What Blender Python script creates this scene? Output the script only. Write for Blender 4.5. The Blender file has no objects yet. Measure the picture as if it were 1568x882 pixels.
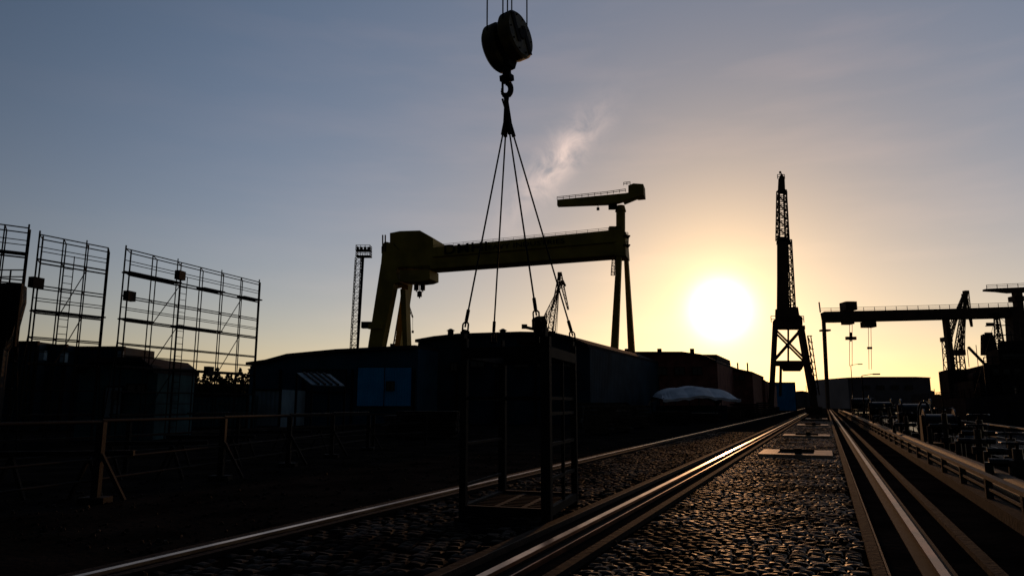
import bpy, math, random
from mathutils import Vector, Matrix
random.seed(4)
rnd=random.random
F=1079.0; PIT=math.radians(9.3); H=1.7
cp,sp=math.cos(PIT),math.sin(PIT)
def sv(x,y,d):
    """survey reading (bearing, elevation) at a ground distance d -> world metres"""
    u=(x-784)/F; v=(441-y)/F; k=d/(cp-v*sp)
    return Vector((u*k,d,H+(sp+v*cp)*k))
TH=math.radians(23.7); ct,st=math.cos(TH),math.sin(TH)
RD=Vector((st,ct,0)); RL=Vector((ct,-st,0))      # along the tracks / to the right of them
def R(L,s,z=0.0): return RD*s+RL*L+Vector((0,0,z))
UP=Vector((0,0,1))
# ---------------------------------------------------------------- materials
def mat(name,c1,c2=None,rough=.8,metal=0,spec=.3,scale=3,bump=0,kind='noise',bscale=None,detail=8,stretch=None,dist=.04):
    m=bpy.data.materials.new(name); m.use_nodes=True
    nt=m.node_tree; b=nt.nodes['Principled BSDF']
    b.inputs['Roughness'].default_value=rough; b.inputs['Metallic'].default_value=metal
    b.inputs['Specular IOR Level'].default_value=spec
    tc=nt.nodes.new('ShaderNodeTexCoord')
    n=nt.nodes.new('ShaderNodeTexNoise'); n.inputs['Scale'].default_value=scale; n.inputs['Detail'].default_value=detail
    nt.links.new(tc.outputs['Object'],n.inputs['Vector'])
    r=nt.nodes.new('ShaderNodeValToRGB')
    if c2 is None: c2=tuple(x*.55 for x in c1)
    r.color_ramp.elements[0].position=.35; r.color_ramp.elements[0].color=(*c2,1)
    r.color_ramp.elements[1].position=.65; r.color_ramp.elements[1].color=(*c1,1)
    nt.links.new(n.outputs[0],r.inputs[0]); nt.links.new(r.outputs[0],b.inputs['Base Color'])
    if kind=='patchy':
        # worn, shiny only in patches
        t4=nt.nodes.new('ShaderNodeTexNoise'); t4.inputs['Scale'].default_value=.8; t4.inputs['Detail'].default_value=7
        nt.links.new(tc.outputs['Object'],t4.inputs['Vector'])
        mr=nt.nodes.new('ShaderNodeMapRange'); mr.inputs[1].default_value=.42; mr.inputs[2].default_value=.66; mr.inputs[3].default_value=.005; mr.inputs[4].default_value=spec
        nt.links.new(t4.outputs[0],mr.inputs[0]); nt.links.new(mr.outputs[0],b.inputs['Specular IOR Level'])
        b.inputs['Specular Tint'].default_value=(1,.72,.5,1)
    if bump:
        bp=nt.nodes.new('ShaderNodeBump'); bp.inputs['Strength'].default_value=bump; bp.inputs['Distance'].default_value=dist
        if kind in('noise','patchy'):
            t=nt.nodes.new('ShaderNodeTexNoise'); t.inputs['Scale'].default_value=bscale or scale*8; t.inputs['Detail'].default_value=6
            o=t.outputs[0]
        else:
            t=nt.nodes.new('ShaderNodeTexWave'); t.inputs['Scale'].default_value=bscale or 2
            o=t.outputs[0]
        nt.links.new(tc.outputs['Object'],t.inputs['Vector']); nt.links.new(o,bp.inputs['Height'])
        nt.links.new(bp.outputs[0],b.inputs['Normal'])
    return m
M={}
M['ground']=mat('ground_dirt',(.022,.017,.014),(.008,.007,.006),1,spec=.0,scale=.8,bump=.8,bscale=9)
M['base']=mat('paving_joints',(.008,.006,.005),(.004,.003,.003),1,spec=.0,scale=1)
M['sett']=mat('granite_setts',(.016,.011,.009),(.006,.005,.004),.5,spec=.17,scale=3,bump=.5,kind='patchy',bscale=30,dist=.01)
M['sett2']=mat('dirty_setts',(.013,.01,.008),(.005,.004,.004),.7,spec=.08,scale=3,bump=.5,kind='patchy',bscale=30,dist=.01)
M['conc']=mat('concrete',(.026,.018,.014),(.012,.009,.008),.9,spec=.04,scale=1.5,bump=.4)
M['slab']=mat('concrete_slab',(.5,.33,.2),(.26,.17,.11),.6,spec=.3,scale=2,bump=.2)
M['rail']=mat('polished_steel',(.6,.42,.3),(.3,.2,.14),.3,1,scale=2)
M['rail2']=mat('rusty_rail_head',(.25,.1,.05),(.08,.032,.018),.42,.9,scale=2)
M['rust']=mat('rusty_steel',(.03,.017,.012),(.012,.008,.006),.7,.1,spec=.12,scale=5,bump=.3)
M['gear']=mat('worn_gear_paint',(.03,.017,.012),(.012,.008,.006),.38,.3,spec=.35,scale=5,bump=.2)
M['dark']=mat('dark_steel',(.014,.012,.011),(.007,.006,.006),.8,0,spec=.07,scale=3)
M['far']=mat('hazed_crane_paint',(.1,.058,.036),(.055,.032,.02),.8,0,spec=.12,scale=.4)  # brown crane paint, lightened and warmed in colour to imitate distance haze
M['yel']=mat('yellow_paint',(.34,.25,.04),(.21,.155,.027),.65,spec=.12,scale=.15,detail=10)
M['yel2']=mat('worn_yellow_paint',(.14,.105,.04),(.04,.032,.02),.6,spec=.15,scale=4,bump=.2)
M['blue']=mat('blue_sheet',(.008,.28,.55),(.006,.2,.4),.7,spec=.1,scale=.6,bump=.5,kind='wave',bscale=1.5)
M['roof']=mat('roof_sheet',(.03,.026,.028),(.016,.015,.016),.9,spec=.05,scale=.5,bump=.5,kind='wave',bscale=1.2)
M['wall']=mat('dark_sheet_wall',(.018,.038,.056),(.009,.018,.027),.85,spec=.08,scale=.4,bump=.5,kind='wave',bscale=1.6)
M['shed']=mat('blue_shed_wall',(.02,.07,.11),(.012,.04,.065),.85,spec=.05,scale=.4,bump=.5,kind='wave',bscale=1.6)
M['brick']=mat('brown_brick',(.2,.07,.05),(.11,.04,.03),.85,spec=.1,scale=1)
M['glass']=mat('window_glass',(.02,.025,.03),None,.25,spec=.3)
M['white']=mat('white_canvas',(.8,.78,.78),(.5,.49,.5),.8,scale=1)
M['grey']=mat('grey_blue_sheet',(.15,.14,.15),(.09,.085,.09),.8,spec=.1,scale=.1)
M['pale']=mat('pale_paint',(.18,.25,.28),(.12,.16,.18),.7,spec=.1,scale=.8)
M['hull']=mat('ship_paint',(.03,.024,.022),(.016,.013,.012),.9,spec=.0,scale=.4)
M['wood']=mat('timber',(.06,.045,.033),(.025,.02,.016),.9,spec=.1,scale=4)
M['tree']=mat('foliage',(.03,.035,.018),(.012,.016,.008),.95,spec=.05,scale=3)
M['hut']=mat('hut_paint',(.03,.08,.09),(.016,.04,.048),.85,spec=.1,scale=1,bump=.4,kind='wave',bscale=2)
M['polish']=mat('brushed_steel',(.6,.5,.42),(.4,.33,.27),.3,1,scale=6,bump=.05)
# ---------------------------------------------------------------- mesh builder
class B:
    def __init__(s): s.v=[];s.f=[];s.m=[];s.ml=[];s.sm=[]
    def mi(s,k):
        if k not in s.ml: s.ml.append(k)
        return s.ml.index(k)
    def add(s,vs,fs,k,sm=False):
        o=len(s.v); s.v+= [Vector(v) for v in vs]; i=s.mi(k)
        for f in fs: s.f.append([o+a for a in f]); s.m.append(i); s.sm.append(sm)
    def prism(s,pts,ext,k):
        n=len(pts); a=[Vector(p) for p in pts]; b=[p+Vector(ext) for p in a]
        s.add(a+b,[list(range(n)),list(range(2*n-1,n-1,-1))]+[[i,i+n,(i+1)%n+n,(i+1)%n] for i in range(n)],k)
    def box(s,c,sz,k,ax=None,ay=None):
        c=Vector(c); ax=(ax or Vector((1,0,0))).normalized(); ay=(ay or UP.cross(ax)).normalized(); az=ax.cross(ay)
        x,y,z=ax*sz[0]/2,ay*sz[1]/2,az*sz[2]/2
        s.prism([c-x-y-z,c+x-y-z,c+x+y-z,c-x+y-z],z*2,k)
    def beam(s,p,q,w,k,h=None):
        p=Vector(p);q=Vector(q);d=q-p
        if d.length<1e-5:return
        h=h or w; a=d.cross(UP)
        if a.length<1e-3*d.length:a=Vector((1,0,0))
        a.normalize(); b=a.cross(d).normalized()
        a*=w/2;b*=h/2
        s.prism([p-a-b,p+a-b,p+a+b,p-a+b],d,k)
    def tube(s,p,q,r,k,n=8,r2=None,caps=True):
        p=Vector(p);q=Vector(q);d=q-p
        if d.length<1e-6:return
        r2=r if r2 is None else r2
        a=d.cross(UP)
        if a.length<1e-3*d.length:a=Vector((1,0,0))
        a.normalize(); b=a.cross(d).normalized()
        A=[];C=[]
        for i in range(n):
            t=2*math.pi*i/n; o=a*math.cos(t)+b*math.sin(t)
            A.append(p+o*r);C.append(q+o*r2)
        s.add(A+C,[[i,(i+1)%n,(i+1)%n+n,i+n] for i in range(n)],k,n>6)
        if caps: s.add(A+C,[list(range(n))[::-1],list(range(n,2*n))],k)
    def path(s,pts,r,k,n=6):
        for a,b in zip(pts,pts[1:]): s.tube(a,b,r,k,n)
    def lattice(s,p,q,w,k,n,r,w2=None,side=None,rod=None):
        """four-chord lattice mast from p to q"""
        p=Vector(p);q=Vector(q);d=(q-p).normalized(); w2=w if w2 is None else w2
        a=(side or Vector((1,0,0))); a=(a-d*a.dot(d)).normalized(); b=d.cross(a).normalized()
        rod=rod or r*.6
        def ring(t):
            c=p.lerp(q,t); ww=(w+(w2-w)*t)/2
            return [c+a*ww+b*ww,c-a*ww+b*ww,c-a*ww-b*ww,c+a*ww-b*ww]
        pr=ring(0)
        for i in range(1,n+1):
            nx=ring(i/n)
            for j in range(4):
                s.beam(pr[j],nx[j],r*2,k)
                s.beam(nx[j],nx[(j+1)%4],rod*2,k)
                if i%2: s.beam(pr[j],nx[(j+1)%4],rod*2,k)
                else: s.beam(pr[(j+1)%4],nx[j],rod*2,k)
            pr=nx
    def rail(s,pts,k,h=1.1,r=.03,step=2.0,mids=1):
        """hand rail following pts"""
        for a,b in zip(pts,pts[1:]):
            a=Vector(a);b=Vector(b);L=(b-a).length;n=max(1,round(L/step))
            for i in range(n+1):
                c=a.lerp(b,i/n); s.beam(c,c+UP*h,r*2,k)
            for m in range(mids+1):
                o=UP*h*(1-m/(mids+1)); s.beam(a+o,b+o,r*2,k)
    def done(s,name,parent=None):
        me=bpy.data.meshes.new(name); me.from_pydata([tuple(v) for v in s.v],[],s.f)
        for k in s.ml: me.materials.append(M[k])
        for p,i,sm in zip(me.polygons,s.m,s.sm): p.material_index=i; p.use_smooth=sm
        me.update()
        import bmesh
        bm=bmesh.new(); bm.from_mesh(me); bmesh.ops.recalc_face_normals(bm,faces=bm.faces); bm.to_mesh(me); bm.free()
        o=bpy.data.objects.new(name,me); bpy.context.scene.collection.objects.link(o)
        if parent: o.parent=parent
        return o
def drop(p,q):
    """continue the line p->q down to ground level"""
    p=Vector(p);q=Vector(q);t=p.z/(p.z-q.z); return p+(q-p)*t
# ---------------------------------------------------------------- world
S=(sv(1103,473,1)-Vector((0,0,H))).normalized()
sc=bpy.context.scene
w=bpy.data.worlds.new("World"); sc.world=w; w.use_nodes=True
nt=w.node_tree; N=nt.nodes; Lk=nt.links.new
bg=N['Background']
sky=N.new('ShaderNodeTexSky'); sky.sky_type='NISHITA'; sky.sun_disc=False
sky.sun_elevation=math.asin(S.z); sky.sun_rotation=math.atan2(S.x,S.y)
sky.air_density=1.0; sky.dust_density=.6; sky.ozone_density=2.8
tc=N.new('ShaderNodeTexCoord')
def mth(op,a,b=None,c=None,clamp=False):
    n=N.new('ShaderNodeMath'); n.operation=op; n.use_clamp=clamp
    for i,x in enumerate((a,b,c)):
        if x is None: continue
        if isinstance(x,(int,float)): n.inputs[i].default_value=x
        else: Lk(x,n.inputs[i])
    return n.outputs[0]
def dot(vec):
    n=N.new('ShaderNodeVectorMath'); n.operation='DOT_PRODUCT'; Lk(tc.outputs['Generated'],n.inputs[0]); n.inputs[1].default_value=tuple(vec); return n.outputs['Value']
def scalecol(col,f):
    n=N.new('ShaderNodeVectorMath'); n.operation='SCALE'
    if isinstance(col,tuple): n.inputs[0].default_value=col
    else: Lk(col,n.inputs[0])
    if isinstance(f,(int,float)): n.inputs[3].default_value=f
    else: Lk(f,n.inputs[3])
    return n.outputs[0]
def addv(a,b,op='ADD'):
    n=N.new('ShaderNodeVectorMath'); n.operation=op
    for i,x in enumerate((a,b)):
        if isinstance(x,tuple): n.inputs[i].default_value=x
        else: Lk(x,n.inputs[i])
    return n.outputs[0]
ang=mth('ARCCOSINE',mth('MINIMUM',dot(S),.999999))
elev=mth('MAXIMUM',dot((0,0,1)),0)
def ex(a,p=1,v=None): # exp(-(v/a)^p)
    return mth('EXPONENT',mth('MULTIPLY',mth('POWER',mth('DIVIDE',ang if v is None else v,a),p),-1))
K=10.0   # background strength is 0.1
# unseen sky away from the sun, dimmed to keep camera-facing walls dark
fall=mth('ADD',mth('MULTIPLY',ex(1.3,2),.93),.07)
damp=mth('SUBTRACT',1,mth('MULTIPLY',ex(.55,2),.68))
col=scalecol(sky.outputs[0],mth('MULTIPLY',mth('MULTIPLY',fall,damp),1.1))
# high thin haze lit by the low sun, and the warm haze layer on the horizon
col=addv(col,scalecol((.065*K,.084*K,.108*K),ex(.8,2)))
col=addv(col,scalecol((.42*K,.18*K,.035*K),mth('MULTIPLY',ex(.15,1,elev),fall)))
col=addv(col,scalecol((4*K,3.2*K,2.0*K),ex(.031,2)))
col=addv(col,scalecol((1.15*K,.68*K,.18*K),ex(.085,1)))
col=addv(col,scalecol((.22*K,.085*K,.0*K),ex(.26,1)))
# wispy cloud
Z0=Vector((0,0,H))
c0=(sv(864,236,1)-Z0).normalized(); e1=(sv(912,180,1)-sv(818,292,1)); e1=(e1-c0*e1.dot(c0)).normalized(); e2=c0.cross(e1).normalized()
nz=N.new('ShaderNodeTexNoise'); nz.inputs['Scale'].default_value=22; nz.inputs['Detail'].default_value=9; nz.inputs['Roughness'].default_value=.6; nz.inputs['Distortion'].default_value=.6
Lk(tc.outputs['Generated'],nz.inputs['Vector'])
a1=mth('DIVIDE',mth('ADD',dot(e1),.016),.082); b1=mth('DIVIDE',dot(e2),.024)
mk=mth('EXPONENT',mth('MULTIPLY',mth('ADD',mth('POWER',mth('ABSOLUTE',a1),2),mth('POWER',mth('ABSOLUTE',b1),2)),-1))
nn=mth('MULTIPLY',mth('SUBTRACT',nz.outputs[0],.35),3.2,clamp=True)
col=addv(col,scalecol((.48*K,.32*K,.23*K),mth('MULTIPLY',mk,nn)))
# thin high streaks
mp=N.new('ShaderNodeMapping'); mp.inputs['Scale'].default_value=(2.5,2.5,14); mp.inputs['Rotation'].default_value=(0,.12,0)
Lk(tc.outputs['Generated'],mp.inputs[0])
n2=N.new('ShaderNodeTexNoise'); n2.inputs['Scale'].default_value=1.6; n2.inputs['Detail'].default_value=7; Lk(mp.outputs[0],n2.inputs['Vector'])
s2=mth('MULTIPLY',mth('SUBTRACT',n2.outputs[0],.48),3,clamp=True)
col=addv(col,scalecol((.09*K,.05*K,.03*K),mth('MULTIPLY',s2,ex(.6,2))))
Lk(col,bg.inputs['Color']); bg.inputs['Strength'].default_value=.1
# sun
ld=bpy.data.lights.new('sun','SUN'); ld.energy=.75; ld.angle=math.radians(.5); ld.color=(1,.48,.2)
lo=bpy.data.objects.new('sun',ld); sc.collection.objects.link(lo); lo.rotation_euler=S.to_track_quat('Z','Y').to_euler(); lo.location=(0,0,60)
# ---------------------------------------------------------------- camera
cd=bpy.data.cameras.new('camera'); cam=bpy.data.objects.new('camera',cd); sc.collection.objects.link(cam); sc.camera=cam
cd.sensor_width=36; cd.lens=36*F/1568; cd.clip_start=.1; cd.clip_end=9000
cam.location=(0,0,H); cam.rotation_euler=(math.pi/2+PIT,0,0)
sc.view_settings.view_transform='Standard'; sc.view_settings.look='None'; sc.view_settings.exposure=0
# ---------------------------------------------------------------- ground + water
b=B()
def gq(L0,L1,s0,s1,z=0,k='ground'): b.add([R(L0,s0,z),R(L1,s0,z),R(L1,s1,z),R(L0,s1,z)],[[0,1,2,3]],k)
D0,D1,E0,E1=5.0,75.0,-30.0,330.0
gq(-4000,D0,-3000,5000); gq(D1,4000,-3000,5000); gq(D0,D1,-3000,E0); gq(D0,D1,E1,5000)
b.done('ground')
b=B()
for (p,q) in ((R(D0,E0),R(D0,E1)),(R(D1,E0),R(D1,E1)),(R(D0,E1),R(D1,E1)),(R(D0,E0),R(D1,E0))):
    b.add([p,q,q-UP*4,p-UP*4],[[0,1,2,3]],'conc')
b.done('quay_wall')
mw=mat('water',(.02,.025,.03),(.015,.02,.022),.15,spec=.6,bump=.6,bscale=1.2); M['water']=mw
b=B(); gq(D0,D1,E0,E1,-1.6,'water'); b.done('water')
# granite setts: every stone is a slightly tilted, domed block
def setts(L0,L1,s0,s1,dl,ds,hh,miss,k='sett'):
    b=B(); gq_=[R(L0,s0,.005),R(L1,s0,.005),R(L1,s1,.005),R(L0,s1,.005)]
    b.add(gq_,[[0,1,2,3]],'base')
    s=s0; row=0
    while s<s1-ds:
        L=L0+(row%2)*dl*.5+rnd()*.03
        while L<L1-dl*.7:
            w_=dl*(.8+.3*rnd()); 
            if L+w_>L1: break
            if rnd()>miss:
                h=hh*(.35+.65*rnd()); tl=(rnd()-.5)*.5*hh; ts=(rnd()-.5)*.7*hh; g_=.012
                x0,x1,y0,y1=L+g_,L+w_-g_,s+g_,s+ds-g_; i_=.022
                bt=[R(x0,y0,.004),R(x1,y0,.004),R(x1,y1,.004),R(x0,y1,.004)]
                tp=[R(x0+i_,y0+i_,h-tl-ts),R(x1-i_,y0+i_,h+tl-ts),R(x1-i_,y1-i_,h+tl+ts),R(x0+i_,y1-i_,h-tl+ts)]
                c=R((x0+x1)/2,(y0+y1)/2,h+.008)
                b.add(bt+tp+[c],[[0,1,5,4],[1,2,6,5],[2,3,7,6],[3,0,4,7],[4,5,8],[5,6,8],[6,7,8],[7,4,8]],k)
            L+=w_
        s+=ds; row+=1
    return b
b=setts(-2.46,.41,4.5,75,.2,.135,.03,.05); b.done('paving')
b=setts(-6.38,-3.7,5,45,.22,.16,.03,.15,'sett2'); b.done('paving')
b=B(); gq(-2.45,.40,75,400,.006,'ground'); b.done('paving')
# loose stones and grit
b=B()
for i in range(3600):
    if i%4: L,s=-14+rnd()*7,6+rnd()**1.5*30
    else: L,s=-6.3+rnd()*6.6,5+rnd()**1.5*25
    if -3.7<L<-2.5: continue
    z=.003 if i%4 else .02; rr=.01+.035*rnd()**3; c=R(L,s,z)
    a=[c+Vector((math.cos(t)*rr*(.7+.6*rnd()),math.sin(t)*rr*(.7+.6*rnd()),0)) for t in (0,1.26,2.5,3.77,5)]
    top=[p.lerp(c,.45)+UP*rr*(.6+.6*rnd()) for p in a]
    b.add(a+top,[[5,6,7,8,9]]+[[j,(j+1)%5,(j+1)%5+5,j+5] for j in range(5)],'sett2')
b.done('gravel')
# tracks
def track(L,kl,kr,name,head='rail'):
    b=B()
    def strip(L0,L1,z0,z1,k):
        b.prism([R(L0,-4,z0),R(L1,-4,z0),R(L1,-4,z1),R(L0,-4,z1)],RD*420,k)
    strip(L-.16,L+.16,-.02,.012,'dark')
    strip(L-.015,L+.015,.012,.05,'rust')
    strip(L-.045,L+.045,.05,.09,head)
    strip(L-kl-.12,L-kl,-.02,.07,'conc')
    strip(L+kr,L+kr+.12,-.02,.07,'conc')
    strip(L-kl+.01,L-kl+.03,-.02,.073,'rust')
    if kr>.46: strip(L+.2,L+.22,-.02,.06,'rail2')
    return b.done(name)
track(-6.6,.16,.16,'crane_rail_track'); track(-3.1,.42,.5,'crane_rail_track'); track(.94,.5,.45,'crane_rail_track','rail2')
# service pits on the median
for s0,hh in ((24.5,2.6),(39,2.2),(58,3),(82,3.5)):
    b=B(); zz=.1
    L0,L1=-2.1,.1
    c=[(L0,s0),(L1,s0),(L1,s0+hh),(L0,s0+hh)]; m=.55
    i=[(L0+m,s0+m),(L1-m,s0+m),(L1-m,s0+hh-m),(L0+m,s0+hh-m)]
    for j in range(4):
        a,bb=c[j],c[(j+1)%4]; e,g=i[(j+1)%4],i[j]
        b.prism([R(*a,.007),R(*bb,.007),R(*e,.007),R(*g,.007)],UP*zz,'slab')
    b.add([R(*q,.06) for q in i],[[0,1,2,3]],'dark')
    b.prism([R(L0+m,s0+hh-m,.02),R(L1-m,s0+hh-m,.02),R(L1-m,s0+hh-m,.16),R(L0+m,s0+hh-m,.16)],RD*.06,'rust')
    b.box(R(-.9,s0+.35,.2),(.22,.2,.18),'dark',RL)
    b.done('service_pit')
# ---------------------------------------------------------------- lifting basket, slings, hook block
e1=Vector((-1.3,.4,0)).normalized(); e2=Vector((.4,1.3,0)).normalized()
Nn=Vector((.50,10.44,0)); wx,wy,HT=1.28,1.9,2.66
root=bpy.data.objects.new('lifting_frame',None); sc.collection.objects.link(root)
b=B()
C=[Nn,Nn+e1*wx,Nn+e1*wx+e2*wy,Nn+e2*wy]
ps=[.14,.10,.12,.10]
for c,q in zip(C,ps):
    b.box(c+UP*(HT/2+.02),(q,q,HT),'dark',e1,e2)
    b.box(c+UP*(HT+.08),(.03,.14,.16),'dark',e1,e2)
    b.box(c+UP*.03,(.2,.2,.04),'dark',e1,e2)
for z,t in ((.16,.12),(HT-.2,.16),(1.78,.05)):
    for j in range(4):
        b.beam(C[j]+UP*z,C[(j+1)%4]+UP*z,t*.7,'dark',t)
for i in range(12):
    t=(i+.5)/12; b.beam(C[0].lerp(C[3],t)+UP*.18,C[1].lerp(C[2],t)+UP*.18,.03,'dark',.02)
for z in (.6,1.1,1.55): b.beam(C[0]+UP*z,C[3]+UP*z,.04,'dark',.05)
for t in (.55,): b.box(C[0].lerp(C[3],t)+UP*HT/2,(.05,.05,HT-.3),'dark',e1,e2)
for t in (.33,.66): b.beam(C[0].lerp(C[1],t)+UP*.15,C[3].lerp(C[2],t)+UP*.15,.08,'dark')
for z in (.5,1.1): b.beam(C[1]+UP*z,C[2]+UP*z,.04,'dark')
b.prism([C[0]+UP*(HT-.06)+e1*.1,C[0]+UP*(HT-.06)+e1*.45,C[0]+e1*.45+UP*(HT+.02),C[0]+e1*.1+UP*(HT+.02)],e2*.5,'rust')
b.done('frame',root)
b=B()
hk=sv(775,150,11.3)
low=sv(776,196,11.3)
tops=[c+UP*(HT+.2) for c in C]
tops[0]=C[0]+e1*.14+UP*(HT+.34)
tops[2]=C[2].lerp(C[1],.28)+UP*(HT+.16)
b.beam(C[0]+UP*(HT-.2)+e1*.14,tops[0]-UP*.08,.06,'dark')
for j,c in enumerate(tops):
    off=Vector(((c.x-hk.x)*.07,(c.y-hk.y)*.05,0)); kn=low+off
    b.tube(kn,c,.014,'dark',8)
    b.tube(hk+off*.15,kn,.022,'dark',8)
    b.tube(hk+Vector((-off.x*.8,off.y,0)),kn,.018,'dark',8)
    b.tube(kn+(c-kn).normalized()*-.1,kn+(c-kn).normalized()*.14,.034,'dark',8)
    dn=(c-kn).normalized()
    b.tube(c-dn*.28,c-dn*.1,.028,'dark',8)
    # shackle
    for sgn in (-1,1):
        b.path([c-dn*.1,c-dn*.05+e1*.045*sgn,c+e1*.045*sgn-UP*.08],.014,'dark')
    b.tube(c-UP*.08-e1*.07,c-UP*.08+e1*.07,.018,'dark')
b.done('wire_slings',root)
# hook block
root=bpy.data.objects.new('crane_hook_block',None); sc.collection.objects.link(root)
b=B()
ax=Vector((.84,-.53,.10)).normalized(); cc=sv(777,65,11.3)
def drum(c,r,t,k,n=40,bev=.04):
    b.tube(c-ax*t/2,c-ax*(t/2-bev),r-bev,k,n,r); b.tube(c-ax*(t/2-bev),c+ax*(t/2-bev),r,k,n,caps=False); b.tube(c+ax*(t/2-bev),c+ax*t/2,r,k,n,r-bev)
cl=cc-ax*.16-UP*.05; cr=cc+ax*.16+UP*.045
drum(cl,.42,.25,'yel2'); drum(cr,.42,.24,'yel2')
drum(cl-ax*.13,.13,.06,'dark',24,.01); 
b.tube(cl,cr,.34,'dark',32)
side=UP.cross(ax).normalized()
# cheek plate and strap on the visible face
f=cr+ax*.125
drum(f,.1,.04,'dark',24,.01)
up2=ax.cross(side).normalized()
for sg in (-1,1):
    b.box(f+side*.17*sg-up2*.05*sg,(.02,.1,.5),'dark',ax,(side+up2*.35).normalized())
for j in range(10):
    t=j/10*2*math.pi; q=f+(side*math.cos(t)+up2*math.sin(t))*.33; b.tube(q-ax*.02,q+ax*.01,.015,'dark')
# lower cheek plates narrowing to the crosshead
q0=cc-UP*.33
b.prism([q0+side*.2+UP*.1,q0-side*.2+UP*.1,q0-side*.09-UP*.16,q0+side*.09-UP*.16],ax*.1,'dark')
b.prism([q0+side*.2+UP*.1-ax*.14,q0-side*.2+UP*.1-ax*.14,q0-side*.09-UP*.16-ax*.1,q0+side*.09-UP*.16-ax*.1],ax*.05,'dark')
b.done('sheaves',root)
b=B()
t0=sv(776,102,11.3); t1=sv(776,122,11.3)
b.tube(t0+UP*.05,t1,.075,'dark',16)
b.box(t1+UP*.02,(.2,.15,.1),'dark',ax)
pts=[]
hc=sv(775,137,11.3)
for i in range(15):
    a=math.radians(95-i*20); pts.append(hc+Vector((1,0,0))*math.cos(a)*.08+UP*math.sin(a)*.12)
pts=[t1]+pts
for i,(p,q) in enumerate(zip(pts,pts[1:])): 
    r=.05 if i<11 else .05-.01*(i-10); b.tube(p,q,r,'dark',10,r)
b.box(hc+UP*.06+Vector((-.06,0,0)),(.04,.05,.2),'dark')
b.done('hook',root)
b=B()
for (c,sg) in ((cl,-1),(cl,1),(cr,-1),(cr,1)):
    p=c+side*sg*.39; 
    b.tube(p,Vector((p.x*1.0+.02*sg,p.y,45)),.012,'dark',6)
b.tube(cc,Vector((cc.x,cc.y,45)),.012,'dark',6)
b.done('hoist_ropes',root)
# ---------------------------------------------------------------- big yellow gantry crane
def dg(x): return 277-(x-590)/360*27
def g(x,y,o=0): return sv(x,y,dg(x))
root=bpy.data.objects.new('yellow_gantry_crane',None); sc.collection.objects.link(root)
gd=(g(950,371)-g(620,395)); gd.z=0; gd.normalize(); gn=Vector((-gd.y,gd.x,0))
b=B()
b.prism([g(583,408),g(585,385),g(663,379),g(950,351),g(958,356),g(957,385),g(944,390),g(655,412)],gn*9,'yel')
for i in range(26):
    x=668+i*10.6; yt=379-(x-663)*28/287; yb=412-(x-655)*22/289
    b.prism([g(x,yt+1)-gn*.1,g(x+.5,yt+1)-gn*.1,g(x+.5,yb-1)-gn*.1,g(x,yb-1)-gn*.1],gn*.1,'yel')
b.rail([g(663,379)+gn*1,g(950,351)+gn*1],'dark',h=1.2,r=.06,step=4)
b.prism([g(663,394)-gn*.6,g(944,371)-gn*.6,g(944,371.6)-gn*.6,g(663,394.6)-gn*.6],gn*.6,'dark')
b.done('girder',root)
b=B()
b.prism([g(597,372),g(597,357),g(612,354),g(643,353),g(663,365),g(663,379),g(612,384),g(604,374)],gn*12,'yel')
b.prism([g(584,388),g(584,378),g(589,370),g(600,372),g(612,385)],gn*10,'yel')
for x in (586,590): b.beam(g(x,385),g(x,360),.5,'dark')
b.prism([g(612,430),g(612,414),g(658,413),g(658,427),g(650,430),g(630,432)],gn*9,'yel')
b.rail([g(612,414)-gn*.4,g(658,412)-gn*.4],'dark',h=1.2,r=.08,step=3)
b.prism([g(583,405),g(600,405),g(612,432),g(583,440)],gn*9,'yel')
for x,yy in ((631,438),(641,438),(636,448)):
    b.tube(g(x,428)+gn*4,g(x,yy)+gn*4,.15,'dark'); b.box(g(x,yy)+gn*4,(1.8,1,2.2),'dark')
    b.tube(g(x,yy+1)+gn*4,g(x,yy+7)+gn*4,.5,'dark',8,.15)
b.done('trolley',root)
b=B()
def leg(xt0,xt1,yt,xb0,xb1,yb,off,th,k='yel'):
    a,bb,c,d=g(xt0,yt)+gn*off,g(xt1,yt)+gn*off,g(xb1,yb)+gn*off,g(xb0,yb)+gn*off
    c2,d2=drop(bb,c),drop(a,d); b.prism([a,bb,c2,d2],gn*th,k)
leg(583,609,405,563,584,533,0,4)
leg(602,613,415,588,596,533,9,4)
leg(606,614,440,610,617,533,4,4)
b.beam(g(565,500),g(586,500),2,'yel')
b.box(g(560,497)+gn*2,(5,3,2.5),'dark')
leg(944,951,386,934,945,545,0,3)
leg(951,957,386,958,968,545,7,3)
b.prism([g(940,352)-gn*.5,g(956,352)-gn*.5,g(959,392)-gn*.5,g(942,392)-gn*.5],gn*10,'yel')
for yy in (362,376): 
    b.box(g(958,yy)+gn*1,(2.5,4,.4),'dark'); b.rail([g(958,yy)-gn*.5,g(962,yy)-gn*.5],'dark',h=1.3,r=.1,step=1)
b.lattice(g(939,392)+gn*2,g(937,420)+gn*2,1.2,'dark',6,.1)
b.done('legs',root)
b=B()
b.tube(g(948,352)+gn*4,g(948,320)+gn*4,1.7,'yel',12); b.tube(g(948,320)+gn*4,g(948,311)+gn*4,2.1,'yel',12,1.5)
b.box(g(935,349)+gn*4,(2.6,3,2.4),'yel')
b.prism([g(853,306),g(862,305),g(957,296),g(984,291),g(984,299),g(945,310),g(930,312),g(853,315)],gn*2.5,'yel')
b.prism([g(962,284),g(970,281),g(985,282),g(986,299),g(975,300),g(962,296)],gn*6,'yel')
b.rail([g(853,306),g(930,298),g(958,294)],'dark',h=1.1,r=.09,step=2.5)
b.rail([g(955,284),g(965,283)],'dark',h=1.1,r=.09,step=1.5)
b.beam(g(955,311)+gn,g(984,299)+gn,.8,'yel')
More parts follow.
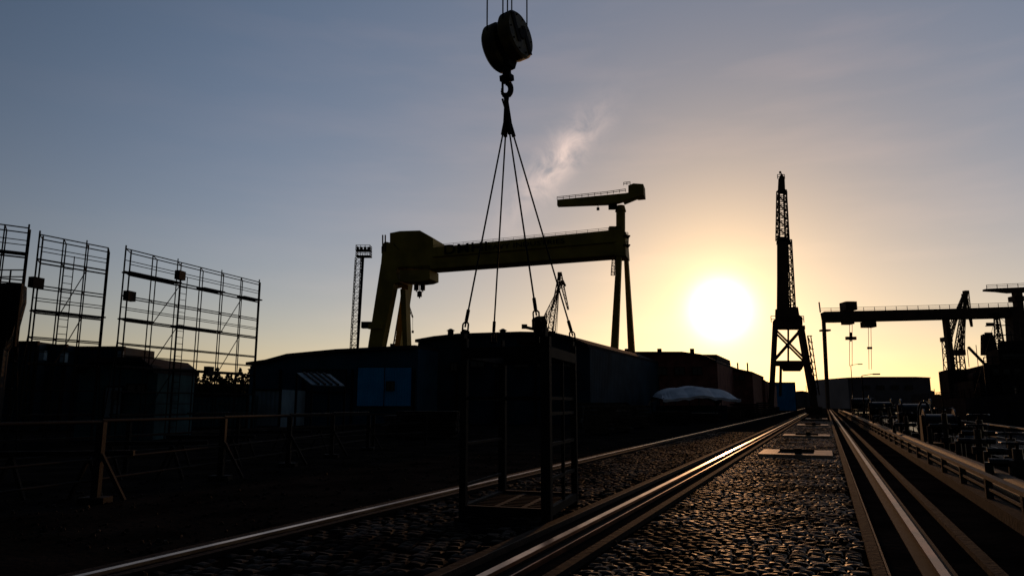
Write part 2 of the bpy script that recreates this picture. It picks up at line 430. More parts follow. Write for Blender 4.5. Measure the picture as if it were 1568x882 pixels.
b.tube(g(915,311)+gn,g(915,317)+gn,.12,'dark'); b.box(g(915,319)+gn,(1,.6,1),'dark')
b.box(g(937,315)+gn*2,(3,2,1.6),'dark')
b.done('service_crane',root)
try:
    for body,x,y,sz in (('DMHI',680,390,5.6),('HEAVY INDUSTRIES',738,384,2.8)):
        cu=bpy.data.curves.new('lettering','FONT'); cu.body=body; cu.size=sz*.93; cu.extrude=.03; cu.space_character=1.08; cu.offset=.06 if sz>3 else .02
        to=bpy.data.objects.new('lettering',cu); sc.collection.objects.link(to); cu.materials.append(M['dark'])
        to.location=g(x,y)-gn*.9
        sl=(g(944,388)-g(660,411)).normalized(); zz=-gn; yy=zz.cross(sl).normalized()
        to.rotation_euler=Matrix((sl,yy,zz)).transposed().to_euler(); to.scale=(1.35,1,1); to.parent=root
except Exception as e: print(e)
# ---------------------------------------------------------------- floodlight mast
b=B(); d=150
b.lattice(drop(sv(551,385,d),sv(543,530,d)),sv(549,395,d),1.6,'dark',26,.07,1.2)
p=sv(556,393,d); b.tube(Vector((p.x-.8,p.y,0)),p,.28,'dark',8)
for yy in (393,384):
    c=sv(557,yy,d); b.box(c,(3.2,2.4,.15),'dark')
    b.rail([c+Vector((-1.5,-1.1,0)),c+Vector((1.5,-1.1,0)),c+Vector((1.5,1.1,0)),c+Vector((-1.5,1.1,0)),c+Vector((-1.5,-1.1,0))],'dark',h=1.0,r=.05,step=1)
for x in (548,553,559,565): b.box(sv(x,380,d),(.5,.4,.5),'dark')
b.done('floodlight_mast')
# ---------------------------------------------------------------- level-luffing dock crane
QV=Vector((.34,.94,0))
def q(x,y,o=0): return sv(x,y,120)+QV*o
root=bpy.data.objects.new('luffing_dock_crane',None); sc.collection.objects.link(root)
b=B(); 
for o in (0,6):
    lt,rt=q(1187,500,o),q(1227,500,o)
    lb,rb=drop(q(1185,500,o),q(1181,606,o)),drop(q(1229,500,o),q(1246,606,o))
    b.beam(lt,lb,.7,'far'); b.beam(rt,rb,.7,'far')
    b.beam(q(1182,555,o),q(1238,555,o),1.0,'far',.6)
    b.beam(q(1186,503,o),q(1236,553,o),.28,'far'); b.beam(q(1227,503,o),q(1183,553,o),.28,'far')
    b.prism([q(1196,557,o),q(1232,557,o),q(1228,566,o),q(1200,566,o)],QV*.5,'far')
    b.beam(q(1196,556,o),q(1195,606,o),.3,'far')
    for x in (1181,1246): b.box(q(x,606,o)*1.0-UP*(q(x,606,o).z-.6),(2,1.4,1.1),'far')
b.beam(q(1207,500,0),q(1207,555,0),.25,'far')
for yy in (501,555):
    for x in (1186,1230): b.beam(q(x,yy,0),q(x,yy,6),.6,'far')
for i in range(9):
    y0=515+i*10; b.beam(q(1236+i*1.2,y0,-1),q(1240+i*1.2,y0+9,-1),.15,'far'); b.beam(q(1236+i*1.2,y0,-1),q(1243+i*1.2,y0,-1),.15,'far')
b.beam(q(1236,515,-1),q(1250,605,-1),.15,'far'); b.beam(q(1241,515,-1),q(1254,605,-1),.15,'far')
b.done('portal',root)
b=B()
b.prism([q(1183,500),q(1183,492),q(1187,488),q(1187,474),q(1196,470),q(1222,470),q(1224,482),q(1229,486),q(1229,500)],QV*6,'far')
b.rail([q(1181,494,-.3),q(1231,494,-.3)],'far',h=1.1,r=.05,step=1.2)
b.prism([q(1190,472,2),q(1208,472,2),q(1206,363,2),q(1190,363,2)],QV*2.4,'far')
b.prism([q(1189,366,2),q(1211,366,2),q(1208,359,2),q(1192,359,2)],QV*3,'far')
b.lattice(q(1214,470,3),q(1208.5,362,3),.8,'far',16,.08,.7)
b.done('machine_house_and_tower',root)
b=B()
b.lattice(q(1198.5,362,3),q(1197,285,3),1.7,'far',12,.11,1.25,rod=.06)
b.prism([q(1191,288,2.6),q(1203,288,2.6),q(1202,266,2.6),q(1197,258,2.6),q(1192,268,2.6)],QV,'far')
b.tube(q(1195,258,3),q(1195,255,3),.2,'far'); b.rail([q(1191,268,2.4),q(1202,268,2.4)],'far',h=.8,r=.05,step=.6)
for x0,x1 in ((1205,1211),(1206,1208),(1192,1190)): b.tube(q(x0,285,3.5),q(x1,470,3.5),.06,'far',5)
b.done('lattice_jib',root)
# ---------------------------------------------------------------- far right gantry crane
RV=Vector((.42,.9,0))
def r(x,y,o=0): return sv(x,y,200)+RV*o
root=bpy.data.objects.new('dockside_gantry_crane',None); sc.collection.objects.link(root)
b=B()
b.prism([r(1256,480),r(1262,477),r(1440,473),r(1560,469),r(1562,484),r(1440,487),r(1275,491),r(1258,491)],RV*6,'far')
b.rail([r(1256,478,1),r(1440,473,1),r(1560,469,1)],'far',h=1.2,r=.06,step=3)
b.beam(r(1256,478,1),r(1254,462,1),.3,'far')
b.done('girder',root)
b=B()
for o in (0,5):
    b.beam(r(1261,491,o),drop(r(1261,491,o),r(1267,612,o)),.75,'far')
b.box(r(1263,505,2),(2.5,2,.5),'far')
for x0,o in ((1449,1),(1451,5)):
    p=r(x0,486,o); b.beam(p,Vector((p.x+.5,p.y,0)),1.3,'far')
for o in (0,5): p=r(1552,486,o); b.beam(r(1551,470,o),Vector((r(1558,600).x+o*.42,p.y,0)),1.8,'far')
b.done('legs',root)
b=B()
b.box(r(1299,468,2),(3.2,4,2.4),'far'); b.box(r(1299,463,2),(2.2,3,.7),'far')
b.box(r(1298,493,2),(2.5,3,1),'far'); b.box(r(1330,496,2),(3.2,3,1.6),'far')
for x in (1301,1305): b.tube(r(x,490,2),r(x,560,2),.08,'far',5)
b.box(r(1303,517,2),(2.8,1,.9),'far'); b.tube(r(1303,508,2),r(1303,522,2),.4,'far',8,.2)
for x in (1330,1334): b.tube(r(x,500,2),r(x+1,565,2),.07,'far',5)
b.box(r(1332,532,2),(1.2,.6,.6),'far')
b.done('trolley_and_hooks',root)
def r2(x,y,o=0): return sv(x,y,215)+Vector((0,o,0))
b=B()
p=r2(1557,447); b.beam(p,Vector((p.x,p.y,0)),2.0,'far'); b.prism([r2(1511,442),r2(1580,439),r2(1600,439),r2(1600,446),r2(1548,448),r2(1530,446),r2(1511,445)],Vector((0,2,0)),'far')
b.rail([r2(1511,442),r2(1575,439)],'far',h=1.1,r=.07,step=3)
b.box(r2(1556,458),(3,3,1.6),'far')
b.done('hammerhead_crane')
def far_crane(d,base,top,tip,hk=None,k='far',w=2.2):
    b=B(); P=sv(*base,d);T=sv(*top,d);Q=sv(*tip,d); f_=w/2.2
    b.lattice(Vector((P.x,P.y,0)),P,w*2.2,k,6,.25*f_,w*1.6); b.box(P,(w*2.4,w*2,w*1.2),k)
    b.lattice(P,T,w,k,10,.2*f_,w*.5); b.lattice(T,Q,w*.8,k,8,.16*f_,w*.25)
    b.lattice(P+Vector((w,0,0)),T,w*.5,k,10,.14*f_,w*.3)
    b.tube(P+Vector((w*1.6,0,0)),T,.12*f_,k,5)
    b.box(T,(w*.9,w,w*.8),k)
    if hk: b.tube(Q,sv(*hk,d),.12,k,5); b.box(sv(*hk,d),(1.2,1,1.4),k)
    b.done('slewing_jib_crane')
far_crane(330,(841,512),(857,420),(870,474),None)
far_crane(330,(824,508),(861,432),(866,438),None,w=1.8)
far_crane(420,(605,530),(617,446),(632,486),(632,508))
far_crane(260,(1466,540),(1479,448),(1488,500),None,w=1.7)
far_crane(255,(1449,520),(1476,452),(1480,456),None,w=1.3)
b=B(); d=300
c=sv(827,500,d); b.lattice(Vector((c.x,d,0)),c,4,'dark',8,.3,4); b.prism([sv(815,498,d),sv(815,488,d),sv(822,484,d),sv(834,484,d),sv(838,492,d),sv(838,512,d),sv(820,512,d)],Vector((0,6,0)),'dark')
b.beam(sv(800,500,d),sv(822,505,d),1.2,'dark'); b.box(sv(803,500,d),(2.4,2,1.8),'dark'); b.tube(sv(836,486,d),sv(836,479,d),.3,'dark')
b.done('portal_slewing_crane')
# ---------------------------------------------------------------- ship
root=bpy.data.objects.new('moored_ship',None); sc.collection.objects.link(root)
def sh(L,s,z): return R(L,s,z)
b=B()
L0,L1,s0,s1=17,31,95,175
prof=[]
for t in range(0,9):
    s=s0-0+t/8*18; wv=math.sin(min(1,(t+.6)/8)*math.pi/2); prof.append((s,wv*7))
prof+=[(s1,7)]
lc=(L0+L1)/2
deck=[sh(lc-wv,s,2.4+max(0,(s0+14-s))*.05) for s,wv in prof]+[sh(lc+wv,s,2.4+max(0,(s0+14-s))*.05) for s,wv in prof[::-1]]
keel=[Vector((p.x,p.y,-1.9)) for p in deck]; n=len(deck)
b.add(deck+keel,[list(range(n))]+[[i,i+n,(i+1)%n+n,(i+1)%n] for i in range(n)],'hull')
b.rail(deck[:9]+[deck[9]],'hull',h=1.1,r=.035,step=2,mids=2)
b.done('hull',root)
b=B()
def blk(L,s,z,w_,l_,h_,k='hull'): b.box(sh(L,s,z+h_/2),(w_,l_,h_),k,RL)
blk(lc,122,2.4,11,18,2.4); blk(lc+.8,123,4.8,8.6,14,2.2); blk(lc+1.2,121,7.0,5.5,8,2.2); blk(lc+2,126,9.2,3,3,1.6); blk(lc-4.2,112,2.4,2.4,5,2.0); blk(lc+2,110,2.4,3.5,4,1.5)
blk(lc-3.5,135,2.4,5,10,4.6); b.prism([sh(lc-1,130,9.2),sh(lc+1,130,9.2),sh(lc+.7,130,12),sh(lc-.7,130,12.4)],RD*2.4,'hull')
for z,w_,l0,dl in ((3.7,9.5,112.95,0),(8.1,4.6,116.95,1.2),(6,7.4,115.95,.8)):
    for i in range(6): b.box(sh(lc+dl-w_/2+w_*(i+.5)/6,l0,z),(.75,.1,.7),'glass',RL)
b.rail([sh(lc-5,114.2,4.8),sh(lc+5,114.2,4.8)],'hull',h=1,r=.04,step=1)
b.rail([sh(lc-3.5,116.2,7.0),sh(lc+5,116.2,7.0)],'hull',h=1,r=.04,step=1)
for dl,s,z in ((-4.6,117,5.4),(4.8,116,5.4)):
    b.tube(sh(lc+dl,s-2,z),sh(lc+dl,s+2,z),.6,'hull',10); b.tube(sh(lc+dl,s-2,z),sh(lc+dl,s-3,z+.2),.6,'hull',10,.1)
    for o in (-1.5,1.5): b.path([sh(lc+dl*.9,s+o,4.8),sh(lc+dl*.9,s+o,6.4),sh(lc+dl*1.05,s+o,6.6)],.08,'dark')
for i in range(14):
    dl=-5+rnd()*10; s=100+rnd()*14; b.tube(sh(lc+dl*.5,s,2.4),sh(lc+dl*.5,s,3+rnd()*1.6),.12+.2*rnd(),'polish' if i%5==0 else 'dark',8)
b.done('superstructure',root)
b=B()
m=sh(lc-.5,121,9.2); b.lattice(m,m+UP*5.5,.9,'dark',8,.07,.4)
for z,w_ in ((2.2,4),(3.6,3),(5.0,2)): b.beam(m+UP*z-RL*w_/2,m+UP*z+RL*w_/2,.12,'dark'); b.box(m+UP*(z+.25)-RL*w_*.3,(1,.3,.4),'dark')
for i in range(9):
    p=sh(lc-5+i*1.2,118+i*.6,9.2 if i>3 else 6.8); b.tube(p,p+UP*(1.5+rnd()*2.5),.05,'dark',5)
for a_ in (-6,6): b.tube(m+UP*5.2,sh(lc+a_,110,3),.03,'dark',4)
m2=sh(lc-4.8,108,2.4); b.tube(m2,m2+UP*4.5,.25,'dark'); b.beam(m2+UP*4.2,m2+UP*6.4+RL*-2-RD*2,.25,'dark')
b.done('masts',root)
# ---------------------------------------------------------------- scaffold towers
def scaffold(xl,yl,dl,xr,yr,dr,nb,lamps=()):
    a=sv(xl,yl,dl); c=sv(xr,yr,dr); zt=(a.z+c.z)/2
    a.z=c.z=0; e=(c-a).normalized(); n=c.normalized(); n=(n+Vector((.06,0,0))).normalized(); L=(c-a).length
    b=B(); D=1.0; rr=.027
    for i in range(nb+1):
        for dd in (0,D):
            p=a+e*L*i/nb+n*dd; b.tube(p,p+UP*(zt+(.0 if i%2 else .15)),rr*(1.3 if i in(0,nb) else 1),'dark',5)
    lv=[zt-1.0-2.05*i for i in range(4)]
    for z in lv:
        if z<.3: continue
        for dd in (0,D):
            for h,t in ((0,rr*1.3),(.5,rr*.7),(1.0,rr)):
                b.tube(a+n*dd+UP*(z+h),c+n*dd+UP*(z+h),t,'dark',5)
        for i in range(nb+1):
            p=a+e*L*i/nb; b.tube(p+UP*z,p+n*D+UP*z,rr,'dark',5); b.tube(p+UP*(z+1),p+n*D+UP*(z+1),rr*.8,'dark',5)
        for i in range(nb):
            if rnd()<.6:
                p=a+e*L*(i+.5)/nb+n*D*.4+UP*(z+.04); b.box(p,(L/nb,.5,.06),'dark',e)
    for i in range(nb):
        if i%3==1:
            for z0,z1 in zip(lv,lv[1:]): b.tube(a+e*L*i/nb+UP*z1+n*D,a+e*L*(i+1)/nb+UP*z0+n*D,rr*.8,'dark',5)
    p=a+e*L*.36+n*.2
    for o in (0,.4): b.tube(p+e*o,p+e*o+UP*(zt-.6),.02,'dark',5)
    for k in range(int(zt/.3)-2): b.tube(p+UP*.3*k,p+e*.4+UP*.3*k,.014,'dark',4)
    for s_,pp in ((-1,a),(1,c)): b.tube(pp+UP*4.5,pp+e*s_*.4-n*.3,rr,'dark',5)
    for t,z in lamps:
        p=a+e*L*t+UP*z-n*.15; b.box(p,(.5,.25,.42),'dark',(e+n*.4),None); b.box(p-n*.14,(.42,.02,.34),'dark',(e+n*.4)); b.tube(p,p+n*.3,.02,'dark',5)
    b.done('scaffold_tower')
scaffold(-110,325,24.6,44,353,26.6,4)
scaffold(61,359,27.5,166,380,30,3,((.03,6.4),))
scaffold(193,380,30,397,433,38.6,6,((.05,6.3),(.36,7.7),(.62,3.3)))
# ---------------------------------------------------------------- buildings
def profile(name,pts,d,ext,k,roofk='roof',parent_extra=None,base=0.0,slope=0.0):
    b=B(); P=[sv(x,y,d+(x-pts[0][0])*slope) for x,y in pts]
    f=[Vector((P[-1].x,P[-1].y,base)),Vector((P[0].x,P[0].y,base))]
    b.prism(P+f,ext,k)
    up=Vector((0,0,.12)); dn=ext.normalized()*.5
    b.prism([p-dn+up*.2 for p in P]+[p-dn+up*2.2 for p in P[::-1]],ext+dn*2,roofk)
    if parent_extra: parent_extra(b,P)
    return b.done(name)
def win(b,x0,y0,x1,y1,d,k='glass',o=.05,fr='dark'):
    p,q_=sv(x0,y0,d),sv(x1,y1,d); c=(p+q_)/2-Vector((0,o,0)); sz=(abs(q_.x-p.x),.08,abs(p.z-q_.z))
    b.box(c,sz,k); t=.06
    for sx in (-1,0,1): b.box(c+Vector((sx*sz[0]/2,-.03,0)),(t,.1,sz[2]+t),fr)
    for s_ in (-1,1): b.box(c+Vector((0,-.02,s_*sz[2]/2)),(sz[0]-t,.09,t),fr)
EX=RD
def ex1(b,P):
    win(b,690,555,700,568,59.8)
    for i in range(5): win(b,720+i*34,552,742+i*34,562,59.8)
    for x in (650,700,760,820,880): 
        p=sv(x,560,59.8); b.box(Vector((p.x,59.85,2.6)),(.18,.2,5.2),'dark')
    for x in (690,770,835): c=sv(x,514,70); b.tube(c-UP*.5,c+UP*.5,.3,'dark',10); b.tube(c+UP*.5,c+UP*.7,.45,'dark',10,.1)
profile('warehouse',[(640,525),(668,520),(705,516),(800,513),(850,514),(872,519),(903,532)],60,EX*34,'wall','roof',ex1)
def ex2(b,P):
    win(b,548,562,630,622,56.6,'blue'); win(b,470,566,530,600,56.6,'wall'); win(b,592,584,604,598,56.4,'glass',.12)
    for x in (430,465,540,635): 
        p=sv(x,560,56.8); b.box(Vector((p.x,56.85,2.2)),(.16,.2,4.4),'dark')
    A,Bb,Cc,Dd=sv(455,572,48),sv(505,574,48),sv(528,592,44),sv(478,590,44)
    b.prism([A,Bb,Cc,Dd],UP*.06,'pale'); 
    for t in (.2,.4,.6,.8): b.beam(A.lerp(Bb,t)+UP*.1,Dd.lerp(Cc,t)+UP*.1,.12,'dark')
    for p in (A,Bb,Cc,Dd): b.beam(p,Vector((p.x,p.y,0)),.12,'dark')
profile('storage_shed',[(383,560),(412,556),(445,547),(520,540),(640,534)],57,EX*30,'shed','roof',ex2)
def ex3(b,P):
    for i in range(6): win(b,925+i*27,562,940+i*27,574,84.8)
    win(b,985,578,1010,618,84.8,'dark')
    for x in (960,1010,1060): c=sv(x,543,95); b.tube(c-UP*.5,c+UP*.8,.3,'dark',10)
profile('brick_workshop',[(903,547),(960,542),(1045,542),(1075,546),(1098,556)],85,EX*45,'brick','roof',ex3)
def ex4(b,P):
    for i in range(3): win(b,1104+i*14,574,1112+i*14,582,99.8)
    for x in (1110,1130,1145): c=sv(x,568,104); b.tube(c-UP*.5,c+UP*1.2,.12,'dark',8)
profile('site_office',[(1090,560),(1105,560),(1105,565),(1128,568),(1152,572)],100,EX*20,'brick','roof',ex4)
profile('brick_annex',[(1073,546),(1098,546),(1099,552)],96,EX*14,'brick','roof')
def ex5(b,P):
    for i in range(3): win(b,1136+i*11,588,1142+i*11,594,114.8)
profile('brick_store',[(1128,577),(1150,576),(1150,583),(1171,585)],115,EX*30,'brick','roof',ex5)
profile('distant_hangar',[(1298,579),(1330,578),(1400,578),(1424,579)],240,Vector((0,30,0)),'grey','roof',lambda b,P:[win(b,1320+i*22,590,1332+i*22,596,239.7) for i in range(4)])
def ex6(b,P):
    win(b,163,592,186,640,33.9,'pale'); win(b,196,588,224,600,33.9)
    b.box(sv(175,604,33.7),(.3,.1,.4),'glass')
profile('site_hut',[(122,572),(145,556),(222,556),(242,572)],34,Vector((0,4,0)),'hut','roof',ex6)
def container(x0,x1,y,d,k,ln=6,name='shipping_container'):
    b=B(); a,c=sv(x0,y,d),sv(x1,y,d); z=a.z; w_=c.x-a.x
    b.box(Vector(((a.x+c.x)/2,d+ln/2,z/2)),(w_,ln,z-.1),k)
    n=max(4,int(w_/.3))
    for i in range(n): b.box(Vector((a.x+w_*(i+.5)/n,d-.03,z/2)),(w_/n*.5,.06,z-.4),k)
    for xx in (a.x,c.x): b.box(Vector((xx,d,z/2)),(.14,.2,z),'dark')
    for zz in (.08,z-.08): b.box(Vector(((a.x+c.x)/2,d-.02,zz)),(w_-.14,.16,.14),'dark')
    b.done(name)
container(388,430,595,50,'pale'); container(243,380,604,48,'hut',3); container(106,190,530,46,'wall',4); container(-60,58,522,44,'wall',4); container(1182,1217,585,160,'blue',8)
container(60,102,527,45,'wall',3)
b=B(); a=sv(-40,432,25); c=sv(28,432,25)
b.prism([Vector((a.x,25.2,a.z)),Vector((c.x,25.2,a.z)),Vector((c.x+.05,25.2,a.z-.6)),Vector((c.x-.15,25.2,a.z-1.9)),Vector((c.x-.4,25.2,a.z-2.4)),Vector((c.x-.4,25.2,0)),Vector((a.x,25.2,0))],Vector((-.5,1.0,0)),'dark')
for i in range(5): b.box(Vector((a.x+.3+i*.33,25.15,a.z-1.2)),(.08,.1,2.2),'dark')
b.rail([Vector((a.x,25.3,a.z)),Vector((c.x,25.3,a.z))],'dark',h=.5,r=.02,step=.5); b.done('storage_hopper')
b=B()
for x,y0,y1 in ((66,536,552),(98,534,560),(184,530,560)):
    b.box(sv(x,(y0+y1)/2,43),(.3,.3,.6),'pale')
b.done('wall_lamps')
b=B()
for i in range(2600):
    x=240+rnd()*150; dd=64+rnd()*4; top=574+4*math.sin(x*.13)+5*math.sin(x*.37+1)+3*math.sin(x*.9); yy=top+rnd()**1.5*36
    p=sv(x,yy,dd); s_=.1+.12*rnd(); a_=Vector((rnd()-.5,rnd()-.5,rnd()-.5)).normalized(); c_=a_.cross(Vector((rnd()-.5,rnd()-.5,rnd()-.5))).normalized()
    b.add([p-a_*s_,p+c_*s_*.6,p+a_*s_,p-c_*s_*.6],[[0,1,2,3]],'tree')
for x in (252,280,312,335,352,372): p=sv(x,590,66); b.tube(Vector((p.x,66,0)),p,.15,'wood',6,.05)
b.done('shrub_row')
# boundary wall behind the scaffolds
b=B(); p0,p1=sv(180,585,69),sv(400,585,69); b.prism([Vector((p0.x,69,0)),Vector((p1.x,69,0)),Vector((p1.x,69,3.6)),Vector((p0.x,69,3.6))],Vector((0,.3,0)),'wall')
for i in range(9): b.box(Vector((p0.x+(p1.x-p0.x)*i/8,69,1.9)),(.35,.5,3.8),'dark')
b.done('boundary_wall')
# ---------------------------------------------------------------- canopy tent
b=B(); d=72
prof=[]
for i in range(25):
    t=i/24; y=609-15*math.sin(math.pi*t)**.55-2.2*abs(math.sin(math.pi*t*3)); x=1008+t*116
    prof.append(sv(x,y,d))
ridge=[p+Vector((0,3,.15)) for p in prof]; back=[p+Vector((0,6,-.9)) for p in prof]
front=[p-Vector((0,2.2,min(.9,max(.1,p.z-prof[0].z+.15)))) for p in prof]
low_=[p-Vector((0,0,.25+.05*math.sin(i*1.7))) for i,p in enumerate(front)]
n=25
b.add(low_+front+prof+ridge+back,[[r_*n+i,r_*n+i+1,(r_+1)*n+i+1,(r_+1)*n+i] for r_ in range(4) for i in range(n-1)],'white',False)
for x in (1010,1048,1086,1122):
    for o in (-2,4): p=sv(x,612,d); b.tube(Vector((p.x,d+o,0)),Vector((p.x,d+o,p.z+.2)),.05,'dark',6)
p0,p1=sv(1014,618,d),sv(1118,618,d); b.prism([Vector((p0.x,d+1,0)),Vector((p1.x,d+1,0)),Vector((p1.x,d+1,1.5)),Vector((p0.x,d+1,1.5))],Vector((0,2,0)),'wall')
b.done('canopy_tent')
# ---------------------------------------------------------------- stacks of material
def stack(x,y,d,w_,l_,h_,k='wood',name='timber_stack',n=6):
    b=B(); c=sv(x,y,d); 
    for i in range(n):
        z=.1+h_*(i+.5)/n; o=(rnd()-.5)*.2
        for j in range(3): b.box(Vector((c.x+o,d+(j-1)*l_/3,z)),(w_+(rnd()-.5)*.3,l_/3-.06,h_/n*.72),k)
    for o in (-.35,.35): b.box(Vector((c.x+o*w_,d,.05)),(.12,l_,.1),'wood')
    b.done(name)
stack(655,650,36,3.0,2.2,1.25,'conc','steel_plate_stack',8); stack(612,650,38,1.5,1.8,1.0); stack(915,650,40,1.6,1.6,1.5); stack(945,650,43,1.6,1.6,1.2)
stack(968,648,50,2,2,1.5); stack(1030,640,58,2.6,2,1.0,'conc','concrete_block_stack',4); stack(900,640,52,2.2,2,1.7); stack(1075,640,64,3,2,.8,'rust','steel_plate_stack')
stack(1140,636,90,2.5,3,1.6,'rust','steel_plate_stack'); stack(1165,634,105,2.5,3,1.8); stack(1120,636,78,2.2,3,1.3)
b=B()
for i in range(26):
    x=880+rnd()*280; d=46+(x-880)*.16+rnd()*5; p=sv(x,640,d); h_=.5+rnd()*.6
    if i%2: b.tube(Vector((p.x,d,0)),Vector((p.x,d,h_)),.3,'dark',12)
    else: b.box(Vector((p.x,d,h_/2)),(.8+rnd(),.8,h_),'rust',Vector((1,rnd()*.5,0)))
b.done('scrap_heap')
b=B(); d=62; c=sv(938,600,d); X=c.x
b.prism([Vector((X-2.2,d,.35)),Vector((X-2.2,d,1.0)),Vector((X-1.4,d,1.15)),Vector((X-.8,d,1.75)),Vector((X+1.2,d,1.8)),Vector((X+2.1,d,1.2)),Vector((X+2.2,d,.35))],Vector((0,1.7,0)),'hull')
b.prism([Vector((X-1.2,d-.02,1.2)),Vector((X-.72,d-.02,1.68)),Vector((X+1.1,d-.02,1.7)),Vector((X+1.7,d-.02,1.2))],Vector((0,1.74,0)),'glass')
for xx in (-1.4,1.4):
    for oy in (-.03,1.53): b.tube(Vector((X+xx,d+oy,.34)),Vector((X+xx,d+oy+.2,.34)),.34,'dark',16)
b.done('parked_car')
# ---------------------------------------------------------------- left foreground railing / pipe racks
b=B()
P=[Vector(p) for p in ((-8.6,5.5,0),(-8.0,9,0),(-7.2,12.6,0),(-6.55,16.3,0),(-6.1,19.7,0),(-5.75,23,0),(-5.3,26.5,0))]
for i,p in enumerate(P):
    h_=1.42-.02*i; b.box(p+UP*h_/2,(.12,.12,h_),'dark'); b.box(p+UP*.06,(.45,.3,.1),'dark')
    b.beam(p+UP*.9,p+Vector((.5,0,.05)),.06,'dark')
for p,q_ in zip(P,P[1:]):
    b.tube(p+UP*1.4,q_+UP*1.38,.03,'dark'); b.tube(p+UP*.75,q_+UP*.75,.02,'dark')
    b.tube(p+UP*.4,q_+UP*.4,.02,'dark')
b.done('steel_barrier')
b=B()
Q=[Vector((-11.5,14,0)),Vector((-9.6,18,0)),Vector((-8.4,22,0)),Vector((-5.4,28,0)),Vector((-3.6,30,0))]
for p in Q: b.box(p+UP*.65,(.1,.1,1.3),'dark')
for p,q_ in zip(Q,Q[1:]):
    for z in (.5,.9,1.28): b.beam(p+UP*z,q_+UP*z,.06,'dark')
b.done('yard_fence')
# trestles and loose steel sections in the yard
b=B()
for k in range(5):
    x0=-9.6+rnd()*2; y0=13+k*3.4; a_=rnd()*.5
    for o in (0,1.4):
        for sg in (-1,1): b.beam(Vector((x0+o+sg*.3,y0,0)),Vector((x0+o,y0,.75)),.06,'dark')
    b.beam(Vector((x0-.4,y0,.8)),Vector((x0+2.0,y0+a_,.8)),.09,'dark')
b.done('steel_trestles')
# ---------------------------------------------------------------- quay parapet and gear on the right
b=B()
Lw=2.25
b.prism([R(Lw,1,0),R(Lw+.25,1,0),R(Lw+.25,1,.18),R(Lw,1,.18)],RD*160,'conc')
n=60
for i in range(n):
    s=2+i*2.4; b.box(R(Lw+.1,s,.34),(.1,.12,.32),'gear',RL)
b.prism([R(Lw+.03,1,.50),R(Lw+.15,1,.50),R(Lw+.15,1,.56),R(Lw+.03,1,.56)],RD*160,'rust')
b.prism([R(Lw+.07,1,.32),R(Lw+.10,1,.32),R(Lw+.10,1,.36),R(Lw+.07,1,.36)],RD*160,'rust')
b.done('guard_rail')
b=B()
for k,(L,z,r_) in enumerate(((2.75,.22,.1),(3.05,.25,.13),(3.4,.18,.08))):
    b.tube(R(L,1,z),R(L,150,z),r_,'rust',10)
for i in range(30): b.box(R(3.05,2+i*4,.06),(.9,.14,.12),'conc',RL)
b.done('service_pipes')
b=B(); b.rail([R(4.7,3,0),R(4.7,150,0)],'gear',h=1.05,r=.02,step=2.4,mids=2); b.done('quay_railing')
def valve(L,s,h_):
    b=B(); p=R(L,s,0); b.tube(p,p+UP*h_*.75,.09,'gear',10); b.tube(p+UP*h_*.45,p+UP*h_*.55,.2,'gear',12)
    b.tube(p+UP*.3,p+UP*.5,.18,'gear',12); c=p+UP*h_*.85; b.tube(p+UP*h_*.7,c,.03,'dark')
    ring=[c+(RL*math.cos(t*math.pi/8)+RD*math.sin(t*math.pi/8))*.28 for t in range(17)]; b.path(ring,.025,'gear')
    for t in (0,4,8,12): b.tube(c,ring[t],.018,'dark',5)
    b.tube(p+UP*h_*.5-RL*.5,p+UP*h_*.5+RL*.4,.08,'gear',10); b.tube(p+UP*h_*.5-RL*.5,p-RL*.5,.08,'gear',10); b.done('pipe_valve')
for L,s,h_ in ((3.4,17,1.1),(3.9,24,1.3),(3.9,30,1.8),(3.3,37,1.5),(3.8,45,1.9),(3.5,56,1.6),(4,68,2),(3.6,84,2),(3.9,20,1.2),(4.2,34,1.7),(3.6,50,1.7),(4.3,60,1.9),(4.3,26,1.6)): valve(L,s,h_)
def winch(L,s,sc_=1.0):
    b=B(); p=R(L,s,0)
    b.box(p+UP*.12,(1.6*sc_,1.2,.24),'dark',RL)
    for o in (-.6,.6): b.prism([p+RL*o*sc_+RD*-.5+UP*.2,p+RL*o*sc_+RD*.5+UP*.2,p+RL*o*sc_+RD*.25+UP*1.25*sc_,p+RL*o*sc_-RD*.25+UP*1.25*sc_],RL*.08,'dark')
    b.tube(p-RL*.55*sc_+UP*.95*sc_,p+RL*.55*sc_+UP*.95*sc_,.35*sc_,'gear',16)
    for o in (-.5,.5): b.tube(p+RL*o*sc_+UP*.95*sc_,p+RL*(o+.05)*sc_+UP*.95*sc_,.55*sc_,'gear',18)
    b.box(p+RL*.95*sc_+UP*.5,(.5,.6,.7),'dark',RL); b.tube(p+RL*.95*sc_+UP*.8,p+RL*.95*sc_+UP*1.5*sc_,.03,'dark')
    b.done('mooring_winch')
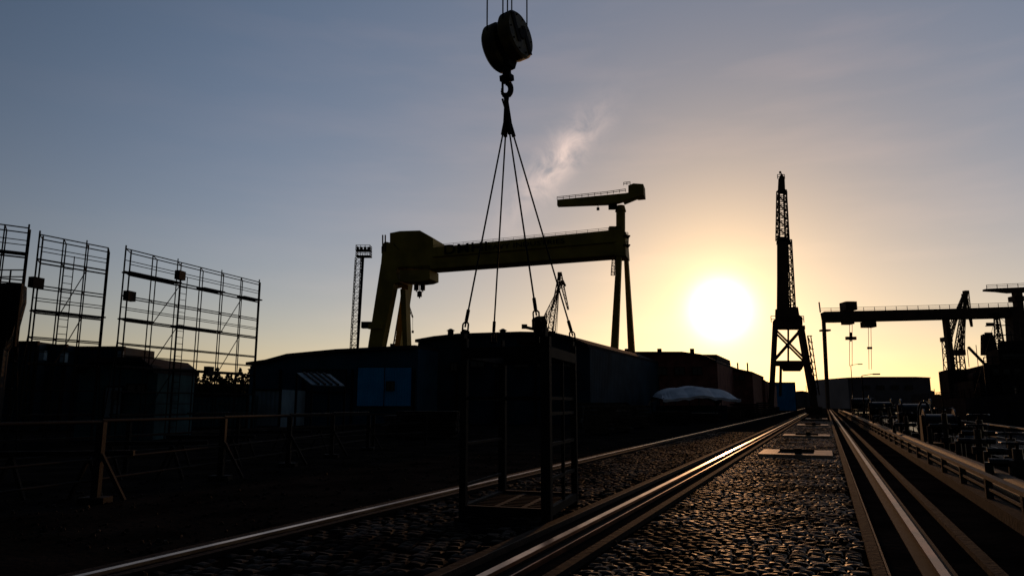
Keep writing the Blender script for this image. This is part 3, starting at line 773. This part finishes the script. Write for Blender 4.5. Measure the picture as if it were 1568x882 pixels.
winch(3.9,31.5,1.0); winch(4.1,41,1.3); winch(3.9,62,1.4); winch(4.0,98,1.8)
def loop(L,s,w_,h_,r_=.06):
    b=B(); pts=[R(L,s,0),R(L,s,h_*.6)]
    for i in range(9):
        t=math.pi*i/8; pts.append(R(L,s+0,0)+UP*(h_*.6+h_*.4*math.sin(t))+RL*(w_/2-w_/2*math.cos(t)))
    pts.append(R(L+w_,s,0)); b.path(pts,r_,'gear',8)
    b.tube(R(L,s,h_*.3),R(L,s,h_*.3+.12),r_*1.8,'dark',10); b.tube(R(L+w_,s,h_*.3),R(L+w_,s,h_*.3+.12),r_*1.8,'dark',10); b.done('vent_pipe')
loop(3.7,36,.5,1.8,.05); loop(3.5,75,.9,2.2)
def bollard(L,s):
    b=B(); p=R(L,s,0); b.tube(p,p+UP*.1,.4,'dark',16); b.tube(p+UP*.1,p+UP*.5,.2,'gear',16,.17); b.tube(p+UP*.5,p+UP*.58,.17,'gear',16,.33); b.tube(p+UP*.58,p+UP*.68,.33,'gear',16,.2); b.done('mooring_bollard')
for s in (13,28.5,52,80): bollard(4.3,s)
for L,s,h_ in ((3.2,72,4.2),(3.6,110,7)):
    b=B(); p=R(L,s,0); b.tube(p,p+UP*h_,.08,'dark',8,.05); b.tube(p+UP*h_,p+UP*(h_+.15)+RL*1.0,.04,'dark',6); b.box(p+UP*(h_+.12)+RL*1.2,(.6,.25,.12),'dark',RL); b.tube(p,p+UP*.4,.16,'dark',8); b.done('street_lamp')
b=B()
for i in range(36):
    x=1225+i*9.8; d=420+rnd()*160; hh=3+rnd()*7; p=sv(x,600,d); w_=4+rnd()*14
    b.box(Vector((p.x,d,hh/2)),(w_,10,hh),'grey'); 
    if i%3==0: b.prism([Vector((p.x-w_/2,d-5,hh)),Vector((p.x+w_/2,d-5,hh)),Vector((p.x,d-5,hh+2))],Vector((0,10,0)),'roof')
    if i%4==1: b.tube(Vector((p.x,d,hh)),Vector((p.x,d,hh+6)),.25,'dark',5)
b.done('distant_buildings')
